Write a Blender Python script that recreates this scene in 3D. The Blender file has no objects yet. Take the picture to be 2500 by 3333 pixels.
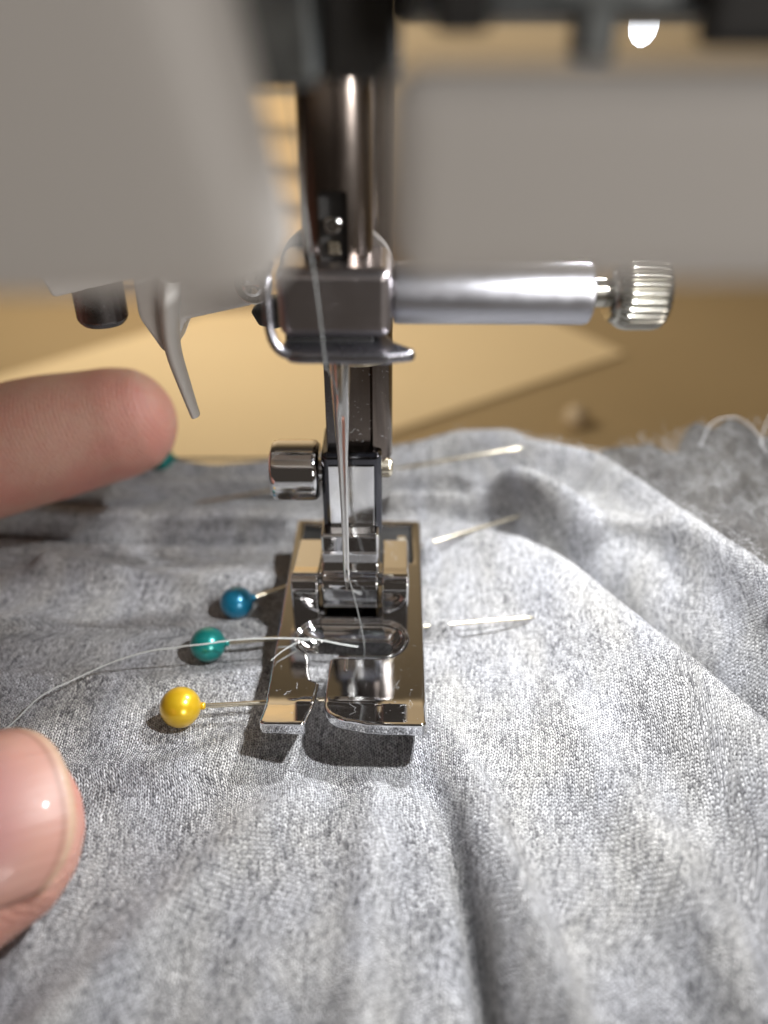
import bpy, bmesh, math, random
import numpy as np
from mathutils import Vector, Matrix

# ---------------------------------------------------------------- camera, world, lights (1 unit = 1 mm)
sc = bpy.context.scene
sc.unit_settings.system = 'METRIC'
sc.unit_settings.scale_length = 0.001
COL = sc.collection

cam = bpy.data.cameras.new('camera')
cam_o = bpy.data.objects.new('camera', cam)
COL.objects.link(cam_o)
cam_o.location = (4.6, -76.0, 71.5)
cam_o.rotation_euler = (math.radians(90 - 32), 0, 0)
cam.sensor_fit = 'HORIZONTAL'
cam.sensor_width = 36.0
cam.lens = 36.04
cam.clip_start = 1.0
cam.clip_end = 20000.0
cam.dof.use_dof = True
cam.dof.focus_distance = 89.5
cam.dof.aperture_fstop = 0.0140
cam.dof.aperture_blades = 0
sc.camera = cam_o

world = bpy.data.worlds.new('World')
sc.world = world
world.use_nodes = True
bg = world.node_tree.nodes['Background']
bg.inputs['Color'].default_value = (0.95, 0.80, 0.68, 1)
bg.inputs['Strength'].default_value = 0.055


def area(name, loc, target, size, power, color, shape='DISK', size_y=None):
    l = bpy.data.lights.new(name, 'AREA')
    l.shape = shape
    l.size = size
    if size_y:
        l.size_y = size_y
    l.energy = power
    l.color = color
    o = bpy.data.objects.new(name, l)
    COL.objects.link(o)
    o.location = loc
    d = Vector(target) - Vector(loc)
    o.rotation_euler = d.to_track_quat('-Z', 'Y').to_euler()
    return o


# the machine's own lamp beside the needle bar (its lens is part of the machine, below)
led = area('machine_lamp_light', (34.0, 27.0, 69.6), (28, 13, 0), 4.2, 66000, (0.98, 0.99, 1.0))
led2 = area('machine_lamp_light', (31.0, -20.0, 69.0), (0, -8, 0), 4.0, 56000, (0.98, 0.99, 1.0))
led2.data.spread = math.radians(150)
led.data.spread = math.radians(148)
# added unseen fill lamps: front one for the covers, warm one for the background
area('fill_lamp_front', (430, -720, 190), (0, -30, 60), 240, 2.3e6, (1.0, 0.95, 0.90))
back = area('fill_lamp_back', (-300, 150, 300), (0, 640, 250), 160, 2.9e6, (1.0, 0.90, 0.76))
back.data.spread = math.radians(150)

sc.view_settings.view_transform = 'Standard'
sc.view_settings.look = 'None'
sc.view_settings.exposure = 0.0
sc.view_settings.gamma = 1.0

random.seed(7)
rng = np.random.default_rng(7)


# ---------------------------------------------------------------- helpers
def tag(o, label=None, cat=None, group=None, kind=None):
    if label: o['label'] = label
    if cat: o['category'] = cat
    if group: o['group'] = group
    if kind: o['kind'] = kind
    return o


def empty(name, loc=(0, 0, 0)):
    o = bpy.data.objects.new(name, None)
    o.empty_display_size = 5
    o.location = loc
    COL.objects.link(o)
    return o


def link(name, me, mat, parent=None, smooth=True, angle=40):
    o = bpy.data.objects.new(name, me)
    COL.objects.link(o)
    if mat is not None and len(me.materials) == 0:
        me.materials.append(mat)
    if smooth:
        me.shade_smooth()
        if angle:
            me.set_sharp_from_angle(angle=math.radians(angle))
            wn = o.modifiers.new('weighted', 'WEIGHTED_NORMAL')
            wn.keep_sharp = True
            wn.weight = 80
    if parent:
        o.parent = parent
        pw = parent
        off = Vector((0, 0, 0))
        while pw:
            off += pw.location
            pw = pw.parent
        o.location = -off          # all shapes are written in world millimetres
    return o


def mesh_from(verts, faces):
    me = bpy.data.meshes.new('m')
    me.from_pydata([tuple(v) for v in verts], [], faces)
    me.update()
    return me


def from_bm(bm):
    me = bpy.data.meshes.new('m')
    bmesh.ops.recalc_face_normals(bm, faces=bm.faces)
    bm.to_mesh(me)
    bm.free()
    return me


def box_bm(lo, hi, bev=0.0, seg=3):
    bm = bmesh.new()
    bmesh.ops.create_cube(bm, size=1)
    lo = Vector(lo); hi = Vector(hi)
    for v in bm.verts:
        v.co = Vector((lo[i] + (v.co[i] + .5) * (hi[i] - lo[i]) for i in range(3)))
    if bev:
        bmesh.ops.bevel(bm, geom=bm.edges[:], offset=bev, segments=seg, affect='EDGES', profile=0.5)
    return bm


def box(lo, hi, bev=0.0, seg=3):
    return from_bm(box_bm(lo, hi, bev, seg))


def prism(outline, axis, a, b, bev=0.0, seg=3):
    """outline in the plane normal to axis, extruded from a to b"""
    bm = bmesh.new()
    def P(p, t):
        q = list(p); q.insert(axis, t)
        return bm.verts.new(q)
    lo = [P(p, a) for p in outline]
    hi = [P(p, b) for p in outline]
    n = len(outline)
    bm.faces.new(lo[::-1]); bm.faces.new(hi)
    for i in range(n):
        bm.faces.new((lo[i], lo[(i + 1) % n], hi[(i + 1) % n], hi[i]))
    bmesh.ops.recalc_face_normals(bm, faces=bm.faces)
    if bev:
        bmesh.ops.bevel(bm, geom=bm.edges[:], offset=bev, segments=seg, affect='EDGES', profile=0.5)
    return from_bm(bm)


def sweep(path, radii, seg=12, cap=True, twist=0.0, flat=None, up=None, section=None):
    """tube along a path; flat = (a, b) scales of the section; section(i, ang) -> radius factor"""
    P = [Vector(p) for p in path]
    n = len(P)
    if not hasattr(radii, '__len__'):
        radii = [radii] * n
    T = []
    for i in range(n):
        t = P[min(i + 1, n - 1)] - P[max(i - 1, 0)]
        T.append(t.normalized())
    nrm = Vector(up) if up else (Vector((0, 0, 1)) if abs(T[0].z) < .9 else Vector((1, 0, 0)))
    verts, faces = [], []
    for i in range(n):
        nrm = (nrm - T[i] * nrm.dot(T[i])).normalized()
        bn = T[i].cross(nrm)
        for k in range(seg):
            a = 2 * math.pi * k / seg + twist * i
            f = section(i, a) if section else 1.0
            ca, sa = math.cos(a), math.sin(a)
            if flat:
                ca *= flat[0]; sa *= flat[1]
            verts.append(P[i] + (nrm * ca + bn * sa) * radii[i] * f)
    for i in range(n - 1):
        for k in range(seg):
            k2 = (k + 1) % seg
            faces.append((i * seg + k, i * seg + k2, (i + 1) * seg + k2, (i + 1) * seg + k))
    if cap:
        faces.append(tuple(range(seg))[::-1])
        faces.append(tuple((n - 1) * seg + k for k in range(seg)))
    return verts, faces


def tube(path, radii, **k):
    return mesh_from(*sweep(path, radii, **k))


def lathe(axis_o, axis_d, prof, seg=40, section=None):
    """prof: list of (t along the axis, radius)"""
    o = Vector(axis_o); d = Vector(axis_d).normalized()
    u = Vector((0, 0, 1)) if abs(d.z) < .9 else Vector((1, 0, 0))
    u = (u - d * u.dot(d)).normalized(); w = d.cross(u)
    verts, faces = [], []
    n = len(prof)
    for i, (t, r) in enumerate(prof):
        for k in range(seg):
            a = 2 * math.pi * k / seg
            f = section(i, a) if section else 1.0
            verts.append(o + d * t + (u * math.cos(a) + w * math.sin(a)) * max(r * f, 1e-4))
    for i in range(n - 1):
        for k in range(seg):
            k2 = (k + 1) % seg
            faces.append((i * seg + k, i * seg + k2, (i + 1) * seg + k2, (i + 1) * seg + k))
    faces.append(tuple(range(seg))[::-1])
    faces.append(tuple((n - 1) * seg + k for k in range(seg)))
    return mesh_from(verts, faces)


def catmull(pts, per=8):
    P = [Vector(p) for p in pts]
    P = [P[0] * 2 - P[1]] + P + [P[-1] * 2 - P[-2]]
    out = []
    for i in range(1, len(P) - 2):
        for k in range(per):
            t = k / per
            a, b, c, d = P[i - 1], P[i], P[i + 1], P[i + 2]
            out.append(0.5 * ((2 * b) + (c - a) * t + (2 * a - 5 * b + 4 * c - d) * t * t + (3 * b - a - 3 * c + d) * t ** 3))
    out.append(P[-2])
    return out


def merge(parts):
    V, Fc = [], []
    for v, f in parts:
        o = len(V)
        V += list(v)
        Fc += [tuple(i + o for i in q) for q in f]
    return mesh_from(V, Fc)


# ---------------------------------------------------------------- materials
class N:
    def __init__(self, name):
        self.m = bpy.data.materials.new(name)
        self.m.use_nodes = True
        self.t = self.m.node_tree
        self.b = self.t.nodes['Principled BSDF']

    def node(self, typ, ins=None, **props):
        n = self.t.nodes.new(typ)
        for k, v in props.items():
            setattr(n, k, v)
        for k, v in (ins or {}).items():
            self.put(n.inputs[k], v)
        return n

    def put(self, sock, v):
        if isinstance(v, bpy.types.NodeSocket):
            self.t.links.new(v, sock)
        else:
            sock.default_value = v

    def math(self, op, a, b=0.0, c=0.0):
        n = self.node('ShaderNodeMath', operation=op)
        self.put(n.inputs[0], a); self.put(n.inputs[1], b); self.put(n.inputs[2], c)
        return n.outputs[0]

    def noise(self, scale, detail=3, rough=.5, vec=None, dist=0.0):
        n = self.node('ShaderNodeTexNoise', {'Scale': scale, 'Detail': detail, 'Roughness': rough, 'Distortion': dist})
        self.put(n.inputs['Vector'], vec if vec is not None else self.obj())
        return n.outputs[0]

    def obj(self):
        if not hasattr(self, '_tc'):
            self._tc = self.node('ShaderNodeTexCoord')
        return self._tc.outputs['Object']

    def uv(self):
        self.obj()
        return self._tc.outputs['UV']

    def vmap(self, vec, scale=(1, 1, 1), rot=(0, 0, 0), loc=(0, 0, 0)):
        return self.node('ShaderNodeMapping', {'Vector': vec, 'Scale': scale, 'Rotation': rot, 'Location': loc}).outputs[0]

    def ramp(self, fac, stops, interp='LINEAR'):
        n = self.node('ShaderNodeValToRGB', {'Fac': fac})
        cr = n.color_ramp
        cr.interpolation = interp
        while len(cr.elements) < len(stops):
            cr.elements.new(0.5)
        for e, (p, c) in zip(cr.elements, stops):
            e.position = p
            e.color = tuple(c) + (1,) if len(c) == 3 else c
        return n.outputs[0]

    def mix(self, fac, a, b, mode='MIX'):
        n = self.node('ShaderNodeMix', data_type='RGBA', blend_type=mode)
        self.put(n.inputs[0], fac)
        self.put(n.inputs[6], a if not isinstance(a, tuple) else (*a, 1))
        self.put(n.inputs[7], b if not isinstance(b, tuple) else (*b, 1))
        return n.outputs[2]

    def bump(self, h, strength=.3, dist=.1):
        n = self.node('ShaderNodeBump', {'Height': h, 'Strength': strength, 'Distance': dist})
        self.put(self.b.inputs['Normal'], n.outputs[0])
        return n

    def set(self, **k):
        for a, v in k.items():
            s = self.b.inputs[a.replace('_', ' ')]
            if isinstance(v, tuple) and len(v) == 3 and s.type == 'RGBA':
                v = (*v, 1)
            self.put(s, v)
        return self


def metal(name, col, rough, grime=0.02, wav=0.0, dust=True):
    n = N(name)
    r = n.math('MULTIPLY_ADD', n.noise(0.35, 4, .6), grime, rough)
    if dust:                        # tiny specks of lint dulling the polish
        sp = n.ramp(n.noise(3.2, 2, .5), [(.0, (0, 0, 0)), (.70, (0, 0, 0)), (.76, (1, 1, 1))])
        r = n.math('MULTIPLY_ADD', sp, 0.22, r)
    n.set(Metallic=1.0, Base_Color=col, Roughness=r)
    if wav:
        n.bump(n.noise(0.25, 2, .5), wav, 0.4)
    return n.m


CHROME = metal('chrome', (.72, .72, .73), 0.035, 0.035, 0.03)
CHROME2 = metal('polished_steel', (.60, .59, .57), 0.10, 0.06, 0.03)
NEEDLE = metal('needle_steel', (.66, .65, .63), 0.13, 0.05, 0.0, False)
DARKST = metal('dark_steel', (.16, .15, .15), 0.22, 0.1, 0.05)
KNOBM = metal('knurled_nickel', (.40, .385, .34), 0.17, 0.06, 0.0, False)
NICKEL = metal('nickel_wire', (.80, .73, .58), 0.20, 0.08, 0.0, False)


def satin():
    n = N('satin_metal')
    h = n.noise(5.0, 3, .6)
    n.set(Metallic=1.0, Base_Color=(.40, .40, .43), Roughness=n.math('MULTIPLY_ADD', n.noise(.6, 3), .12, .27))
    n.bump(h, .06, .08)
    return n.m


SATIN = satin()


CLAMPM2 = metal('guide_satin', (.30, .30, .33), 0.24, 0.08, 0.04)
CLAMPM = metal('dark_satin', (.36, .33, .33), 0.25, 0.08, 0.04)
BARMAT = metal('brown_steel', (.17, .14, .12), 0.17, 0.08, 0.03)


def plastic(name, col, rough=.45, tex=.04):
    n = N(name)
    c = n.mix(n.noise(.06, 3), tuple(x * .93 for x in col), col)
    n.set(Base_Color=c, Roughness=n.math('MULTIPLY_ADD', n.noise(.8, 3), .12, rough))
    n.bump(n.noise(6, 2), tex, .05)
    return n.m


COVER = plastic('cover_plastic', (.79, .765, .735))
THREADER = plastic('threader_plastic', (.60, .575, .54), .35)
BLACKP = plastic('shade_black', (.012, .011, .010), .55)

def blockmat():
    n = N('cast_metal')
    c = n.ramp(n.noise(.35, 4, .65), [(.3, (.05, .055, .055)), (.7, (.16, .17, .17))])
    n.set(Base_Color=c, Metallic=.8, Roughness=.42)
    n.bump(n.noise(1.0, 4), .3, .3)
    return n.m


CAST = blockmat()


def lens_mat():
    n = N('lamp_lens')
    n.set(Base_Color=(.9, .92, 1.0), Roughness=.2)
    n.b.inputs['Emission Color'].default_value = (.93, .96, 1, 1)
    n.b.inputs['Emission Strength'].default_value = 1.3
    return n.m


LENS = lens_mat()


def pearl(name, col, dark):
    n = N(name)
    lw = n.node('ShaderNodeLayerWeight', {'Blend': .35})
    c = n.mix(n.noise(.5, 3, .5), col, dark)
    n.set(Base_Color=c, Roughness=.30, Metallic=.45)
    n.b.inputs['Coat Weight'].default_value = .8
    n.b.inputs['Coat Roughness'].default_value = .18
    n.bump(n.noise(1.6, 3), .05, .1)
    return n.m


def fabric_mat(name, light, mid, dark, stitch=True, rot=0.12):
    n = N(name)
    uv = n.uv()
    # slow waviness so that rows of stitches never run dead straight
    wob = n.node('ShaderNodeTexNoise', {'Scale': .22, 'Detail': 3, 'Vector': uv}).outputs['Color']
    vm = n.node('ShaderNodeVectorMath', operation='MULTIPLY_ADD')
    n.put(vm.inputs[0], wob); vm.inputs[1].default_value = (1.6, 1.6, 0); n.put(vm.inputs[2], uv)
    wob2 = n.node('ShaderNodeTexNoise', {'Scale': 2.0, 'Detail': 2, 'Vector': uv}).outputs['Color']
    vm2 = n.node('ShaderNodeVectorMath', operation='MULTIPLY_ADD')
    n.put(vm2.inputs[0], wob2); vm2.inputs[1].default_value = (.17, .17, 0); n.put(vm2.inputs[2], vm.outputs[0])
    v = n.vmap(vm2.outputs[0], (1, 1, 1), (0, 0, rot))
    sep = n.node('ShaderNodeSeparateXYZ', {'Vector': v})
    x, y = sep.outputs[0], sep.outputs[1]
    # knit: every wale is 0.74 mm wide with two slanting legs
    cx = n.math('DIVIDE', x, .56)
    fx = n.math('ABSOLUTE', n.math('SUBTRACT', n.math('FRACT', cx), .5))         # 0 centre .. .5 edge
    leg = n.math('ABSOLUTE', n.math('SINE', n.math('MULTIPLY', fx, 2 * math.pi)))  # 0 at centre and edges
    ry = n.math('ADD', n.math('DIVIDE', y, .46), n.math('MULTIPLY', fx, 1.2))
    row = n.math('ABSOLUTE', n.math('SINE', n.math('MULTIPLY', ry, math.pi)))
    h = n.math('MULTIPLY', n.math('POWER', leg, .6), n.math('POWER', row, .7))
    # melange: pale yarn with charcoal fibres, streaked along the wales
    cell = n.node('ShaderNodeTexWhiteNoise', {'Vector': n.node('ShaderNodeCombineXYZ', {
        'X': n.math('FLOOR', n.math('MULTIPLY', cx, 2.0)), 'Y': n.math('FLOOR', ry)}).outputs[0]}, noise_dimensions='2D').outputs[0]
    big = n.noise(.13, 3, .55, n.vmap(vm.outputs[0], (1.3, .5, 1)))
    streak = n.noise(1.0, 3, .6, n.vmap(v, (2.3, .20, 1)))
    fleck = n.noise(1.0, 2, .6, n.vmap(v, (3.2, 1.25, 1)), .2)
    fine = n.noise(4.2, 3, .7, n.vmap(v, (1.3, .7, 1)))
    t = n.math('MULTIPLY_ADD', n.math('SUBTRACT', streak, .5), 1.05, .58)
    t = n.math('ADD', t, n.math('MULTIPLY', n.math('SUBTRACT', big, .5), .8))
    t = n.math('ADD', t, n.math('MULTIPLY', n.math('SUBTRACT', cell, .5), .55))
    t = n.math('ADD', t, n.math('MULTIPLY', n.math('SUBTRACT', fine, .5), .85))
    c = n.ramp(t, [(.12, dark), (.45, mid), (.85, light)])
    fl = n.ramp(fleck, [(.0, (0, 0, 0)), (.52, (0, 0, 0)), (.68, (1, 1, 1))])
    c = n.mix(n.math('MULTIPLY', fl, .85), c, dark)
    spk = n.ramp(n.noise(1.1, 2, .5, n.vmap(vm.outputs[0], (1.5, .9, 1))), [(.0, (0, 0, 0)), (.75, (0, 0, 0)), (.79, (1, 1, 1))])
    c = n.mix(n.math('MULTIPLY', spk, .7), c, tuple(q * .4 for q in dark))
    if stitch:
        # dark dots paint the shade in the gaps between the loops
        dot = n.math('MULTIPLY', n.math('POWER', n.math('SUBTRACT', 1.0, leg), .55), n.math('POWER', n.math('SUBTRACT', 1.0, row), .55))
        dot = n.math('MULTIPLY', dot, n.math('MULTIPLY_ADD', n.noise(2.2, 3, .6, v), 1.5, .25))
        gap = n.ramp(dot, [(.22, (1, 1, 1)), (.66, (.12, .12, .13))])
        c = n.mix(.9, c, gap, 'MULTIPLY')
    tint = n.ramp(n.noise(.09, 3, .5, n.vmap(vm.outputs[0], (1.4, .7, 1), (0, 0, .5))), [(.36, (.94, .95, 1.0)), (.64, (1.0, .985, .955))])  # random cool and warm tint; cool areas imitate lavender shade
    c = n.mix(1.0, c, tint, 'MULTIPLY')
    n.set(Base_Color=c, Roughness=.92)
    n.b.inputs['Sheen Weight'].default_value = .25
    n.b.inputs['Sheen Roughness'].default_value = .6
    n.b.inputs['Specular IOR Level'].default_value = .15
    hh = n.math('ADD', h if stitch else fine, n.math('MULTIPLY', fine, .8))
    n.bump(hh, 1.0, .26 if stitch else .4)
    return n.m


FABRIC = fabric_mat('grey_melange_knit', (.85, .85, .855), (.54, .54, .55), (.11, .11, .12))
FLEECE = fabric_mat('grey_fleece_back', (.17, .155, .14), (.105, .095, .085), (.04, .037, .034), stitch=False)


def fibre_mat(name, col):
    n = N(name)
    n.set(Base_Color=col, Roughness=.8)
    return n.m


LINT = fibre_mat('lint_fibre', (.62, .62, .63))
LINTD = fibre_mat('dark_fibre', (.10, .10, .11))


def thread_mat(name='thread_cotton', k=1.0):
    n = N(name)
    n.set(Base_Color=n.mix(n.noise(2, 3), (.44 * k, .46 * k, .45 * k), (.66 * k, .67 * k, .65 * k)), Roughness=.6)
    n.b.inputs['Sheen Weight'].default_value = .3
    return n.m


THREAD = thread_mat()


def skin_mat():
    n = N('skin')
    c = n.mix(n.ramp(n.noise(.12, 4, .6), [(.35, (0, 0, 0)), (.65, (1, 1, 1))]), (.56, .32, .25), (.54, .22, .18))
    c = n.mix(n.math('MULTIPLY', n.noise(1.5, 4, .7), .35), c, (.58, .37, .285))
    n.set(Base_Color=c, Roughness=.46)
    n.b.inputs['Subsurface Weight'].default_value = .5
    n.b.inputs['Subsurface Radius'].default_value = (2.2, .9, .5)
    n.b.inputs['Subsurface Scale'].default_value = .8
    w = n.node('ShaderNodeTexWave', {'Scale': .62, 'Distortion': 2.6, 'Detail': 2, 'Detail Scale': .6, 'Vector': n.vmap(n.obj(), (1, 1.2, .7), (.3, .5, .2))}).outputs[1]
    v = n.node('ShaderNodeTexVoronoi', {'Scale': 1.3, 'Vector': n.obj()}, feature='DISTANCE_TO_EDGE').outputs[0]
    h = n.math('ADD', n.math('MULTIPLY', w, .6), n.math('MULTIPLY', n.math('MINIMUM', v, .2), 2.0))
    n.bump(n.math('ADD', h, n.noise(2.5, 3)), .6, .18)
    return n.m


SKIN = skin_mat()


def tan_mat(name, a, b, grain=True):
    n = N(name)
    v = n.vmap(n.obj(), (.004, .03, .03))
    c = n.mix(n.noise(1.0, 5, .6, v), a, b)
    n.set(Base_Color=c, Roughness=.55)
    return n.m


TABLE = tan_mat('tan_table', (.41, .305, .165), (.46, .345, .19))
WALL = tan_mat('tan_wall', (.45, .36, .23), (.49, .395, .26))
PALE_TAN = tan_mat('pale_tan', (.90, .72, .44), (.93, .76, .48))
WOOD = tan_mat('pale_wood', (.66, .48, .25), (.72, .53, .29))

# ---------------------------------------------------------------- setting: table, wall and what lies on the table
TZ = -80.0
o = link('table', box((-900, -300, TZ - 30), (900, 640, TZ), 3), TABLE); tag(o, kind='structure')
o = link('wall', box((-1600, 640, -900), (1600, 670, 1500)), WALL); tag(o, kind='structure')

o = link('pale_patch', prism([(-330, 128), (-107, 396), (84, 430), (137, 328), (11, 233), (-190, 90)], 2, TZ + .2, TZ + 2.2, .4, 2), PALE_TAN)  # flat pale shape standing in for a paler patch of the table
tag(o, 'pale tan patch lying flat on the table behind the machine', 'board')


# ---------------------------------------------------------------- fabric height field
def seg_dist(X, Y, pts):
    """distance to a polyline, parameter along it (0..1) and signed side"""
    best = np.full(X.shape, 1e9); par = np.zeros(X.shape); side = np.zeros(X.shape)
    n = len(pts) - 1
    for i in range(n):
        ax, ay = pts[i]; bx, by = pts[i + 1]
        dx, dy = bx - ax, by - ay
        L2 = dx * dx + dy * dy
        t = np.clip(((X - ax) * dx + (Y - ay) * dy) / L2, 0, 1)
        px, py = ax + t * dx, ay + t * dy
        d = np.hypot(X - px, Y - py)
        s = np.sign(dx * (Y - ay) - dy * (X - ax))
        m = d < best
        best = np.where(m, d, best); par = np.where(m, (i + t) / n, par); side = np.where(m, s, side)
    return best, par, side


def smooth_pts(pts):
    return [(p.x, p.y) for p in catmull([(a, b, 0) for a, b in pts], 4)]


_gridn = {}


def vnoise(X, Y, scale, seed):
    """smooth value noise"""
    r = np.random.default_rng(seed)
    g = r.random((64, 64))
    u = X / scale + 17.3; v = Y / scale + 11.7
    i = np.floor(u).astype(int); j = np.floor(v).astype(int)
    fu = u - i; fv = v - j
    fu = fu * fu * (3 - 2 * fu); fv = fv * fv * (3 - 2 * fv)
    a = g[i % 64, j % 64]; b = g[(i + 1) % 64, j % 64]; c = g[i % 64, (j + 1) % 64]; d = g[(i + 1) % 64, (j + 1) % 64]
    return (a * (1 - fu) + b * fu) * (1 - fv) + (c * (1 - fu) + d * fu) * fv - .5


# (points, height at the start, height at the end, width on the left side, width on the right side)
FOLDS = [
    # back folds that sweep to the right
    ([(-8, 47), (7, 50), (21, 54), (34, 46), (44, 35.5), (50, 20), (55, 4), (60, -14)], 4.0, 10.5, 4.6, 3.4),
    ([(0, 41), (10, 43), (19, 42.5), (32, 32.5), (43, 24.5), (49, 17), (54, 1)], 6.0, 1.5, 2.0, 2.4),
    ([(6, 36.5), (15, 37.2), (25, 36.6), (32, 31), (38, 24)], 4.6, 4.2, 1.8, 1.5),
    # valley running to the lower right and the steep swell beyond it
    ([(22, 36), (27, 31), (32, 25.5), (37, 17.5), (42, 7), (46, -1.5), (51, -13), (57, -26)], -3.0, -8.0, 2.4, 3.8),
    ([(28, 37), (33.5, 31.5), (39, 25), (44, 16.5), (49, 6), (53, -3), (58, -14), (64, -27)], 2.4, 2.4, 7.0, 3.0),
    ([(18, 30.5), (23, 26.5), (28, 21), (33, 12.5), (38, 2.5), (42, -6.5), (47, -17.5), (53, -30.5)], 2.0, 8.5, 2.3, 8.5),
    # the roll of cloth in front, to the right of the foot
    ([(10.5, -7), (12.5, -12), (14.6, -20), (16.6, -29), (18.6, -38), (20.4, -48), (22, -60)], .6, 6.4, 1.9, 3.2),
    ([(8.2, -14), (10.4, -20), (11.8, -28), (12.8, -36), (13.4, -44), (13.8, -60)], -1.0, -6.0, 2.0, 1.7),
    ([(26, -6), (29, -18), (33, -32), (37, -50)], 1.2, 4.2, 4.0, 3.2),
    # left: creases of the stacked layers behind the foot
    ([(-75, 31), (-60, 32), (-36, 30.6), (-20, 30.0), (-9, 30.0)], -2.4, -1.4, .8, 1.6),
    ([(-75, 34.0), (-55, 34.6), (-36, 33.4), (-12, 33.0)], 3.0, 1.8, 3.6, 1.2),
    ([(-75, 41), (-50, 42), (-31, 42.6), (-12, 42.4), (2, 41.5)], 3.0, 2.6, 3.0, 1.1),
    ([(-75, 49), (-45, 50), (-28, 51), (-12, 50)], 2.4, 2.2, 2.0, 2.2),
    # soft pulls in the cloth on the left and in front
    ([(-48, 22), (-34, 19), (-22, 17), (-11, 17.5)], 2.4, 1.4, 2.2, 2.6),
    ([(-52, 8), (-38, 6), (-26, 6.0), (-12, 8)], 1.7, 1.2, 2.0, 2.0),
    ([(-46, -3), (-34, -3), (-22, -3.4), (-11, -1.5)], 1.0, 1.0, 1.6, 1.8),
    ([(-30, -18), (-20, -17), (-11, -13), (-5, -9)], 1.3, 1.0, 2.2, 2.2),
    ([(-24, -46), (-14, -32), (-6, -22), (-1, -15)], 2.8, 1.4, 3.4, 2.6),
    ([(2, -52), (3, -36), (3.4, -24), (2, -15)], 2.2, 1.6, 2.6, 2.4),
]
FOLDS = [(smooth_pts(p), a, b, wl, wr) for p, a, b, wl, wr in FOLDS]

# sideways roll of the cloth over a crease: (points, shift at start, at end, offset from the line, width, direction)
V2 = FOLDS[7][0]; V1 = FOLDS[3][0]
LEAN = [(V2, .1, 1.5, -1.8, 1.6, (1, -.1)), (V2, .1, .8, 2.2, 1.6, (-1, .1)),
        (V1, -.6, 5.0, -2.2, 2.2, (.9, .35)), (V1, .6, 1.2, 2.6, 2.0, (-.9, -.35)), (FOLDS[2][0], 1.4, 1.4, -.2, 1.5, (-.2, -1)), (FOLDS[0][0], 1.0, 1.6, -.4, 2.4, (-.4, -.9)), (FOLDS[1][0], 1.6, 2.0, .1, 1.8, (-.3, -.95)), (FOLDS[10][0], 1.2, .8, .2, 1.2, (0, -1)), (FOLDS[11][0], 1.2, 1.0, .2, 1.2, (0, -1))]


def lean(X, Y):
    dx = np.zeros(X.shape); dy = np.zeros(X.shape)
    for pts, a, b, off, w, (ux, uy) in LEAN:
        d, p, sd = seg_dist(X, Y, pts)
        g = (a + (b - a) * p) * np.exp(-((d * sd - off) / w) ** 2)
        dx += g * ux; dy += g * uy
    return dx, dy


# pins: head centre, point, colours
PINS = [
    ('blue', (-16.4, 10.1), (27.5, 31.6), 3.3),
    ('teal', (-18.9, 1.7), (25.6, 6.9), 3.3),
    ('yellow', (-20.0, -9.7), (7.0, -4.2), 3.4),
    ('peek', (-36.8, 50.4), (2.0, 56.0), 5.2),
    ('rear', (-46.0, 38.0), (28.8, 43.4), 4.6),
]


def H(X, Y):
    X = np.asarray(X, float); Y = np.asarray(Y, float)
    z = np.zeros(np.broadcast(X, Y).shape)
    for pts, a, b, wl, wr in FOLDS:
        d, p, s = seg_dist(X, Y, pts)
        w = np.where(s > 0, wl, wr)
        amp = a + (b - a) * p
        z += amp * np.exp(-(d / w) ** 2)
    # general lie of the cloth
    z += 3.2 / (1 + np.exp(-(X - 30) / 7)) / (1 + np.exp(-(Y - 4) / 14))
    z += 1.6 / (1 + np.exp(-(Y - 34) / 3))
    dA, pA, sA = seg_dist(X, Y, FOLDS[0][0])
    drop = np.where((sA > 0) & (X > 26), 1 - np.exp(-(dA / 3.4) ** 2), 0) / (1 + np.exp(-(X - 34) / 2.0))
    z = z * (1 - drop) - 3 * drop
    z += 1.1 * vnoise(X, Y, 14, 1) + .7 * vnoise(X, Y, 6.5, 2) + .22 * vnoise(X, Y, 2.6, 3)
    # pressed flat beneath the foot
    foot = np.exp(-(np.maximum(0, np.abs(X - .2) - 7.5) / 3.5) ** 2) * np.exp(-(np.maximum(0, np.abs(Y - 4) - 16) / 5) ** 2)
    z = z * (1 - .85 * foot)
    z = z - 3.6 * np.exp(-((X / 12) ** 2 + ((Y + 13) / 8) ** 2))
    # cloth tucked over each pin between the foot and where its point comes out
    for (x0, y0, x1, y1, hh) in ((11.0, 23.3, 11.6, 23.6, 4.0), (11.3, 5.3, 13.0, 5.5, 3.2)):
        d, p, s = seg_dist(X, Y, [(x0, y0), (x1, y1)])
        z += hh * np.exp(-(d / 1.3) ** 2)
    return z


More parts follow.
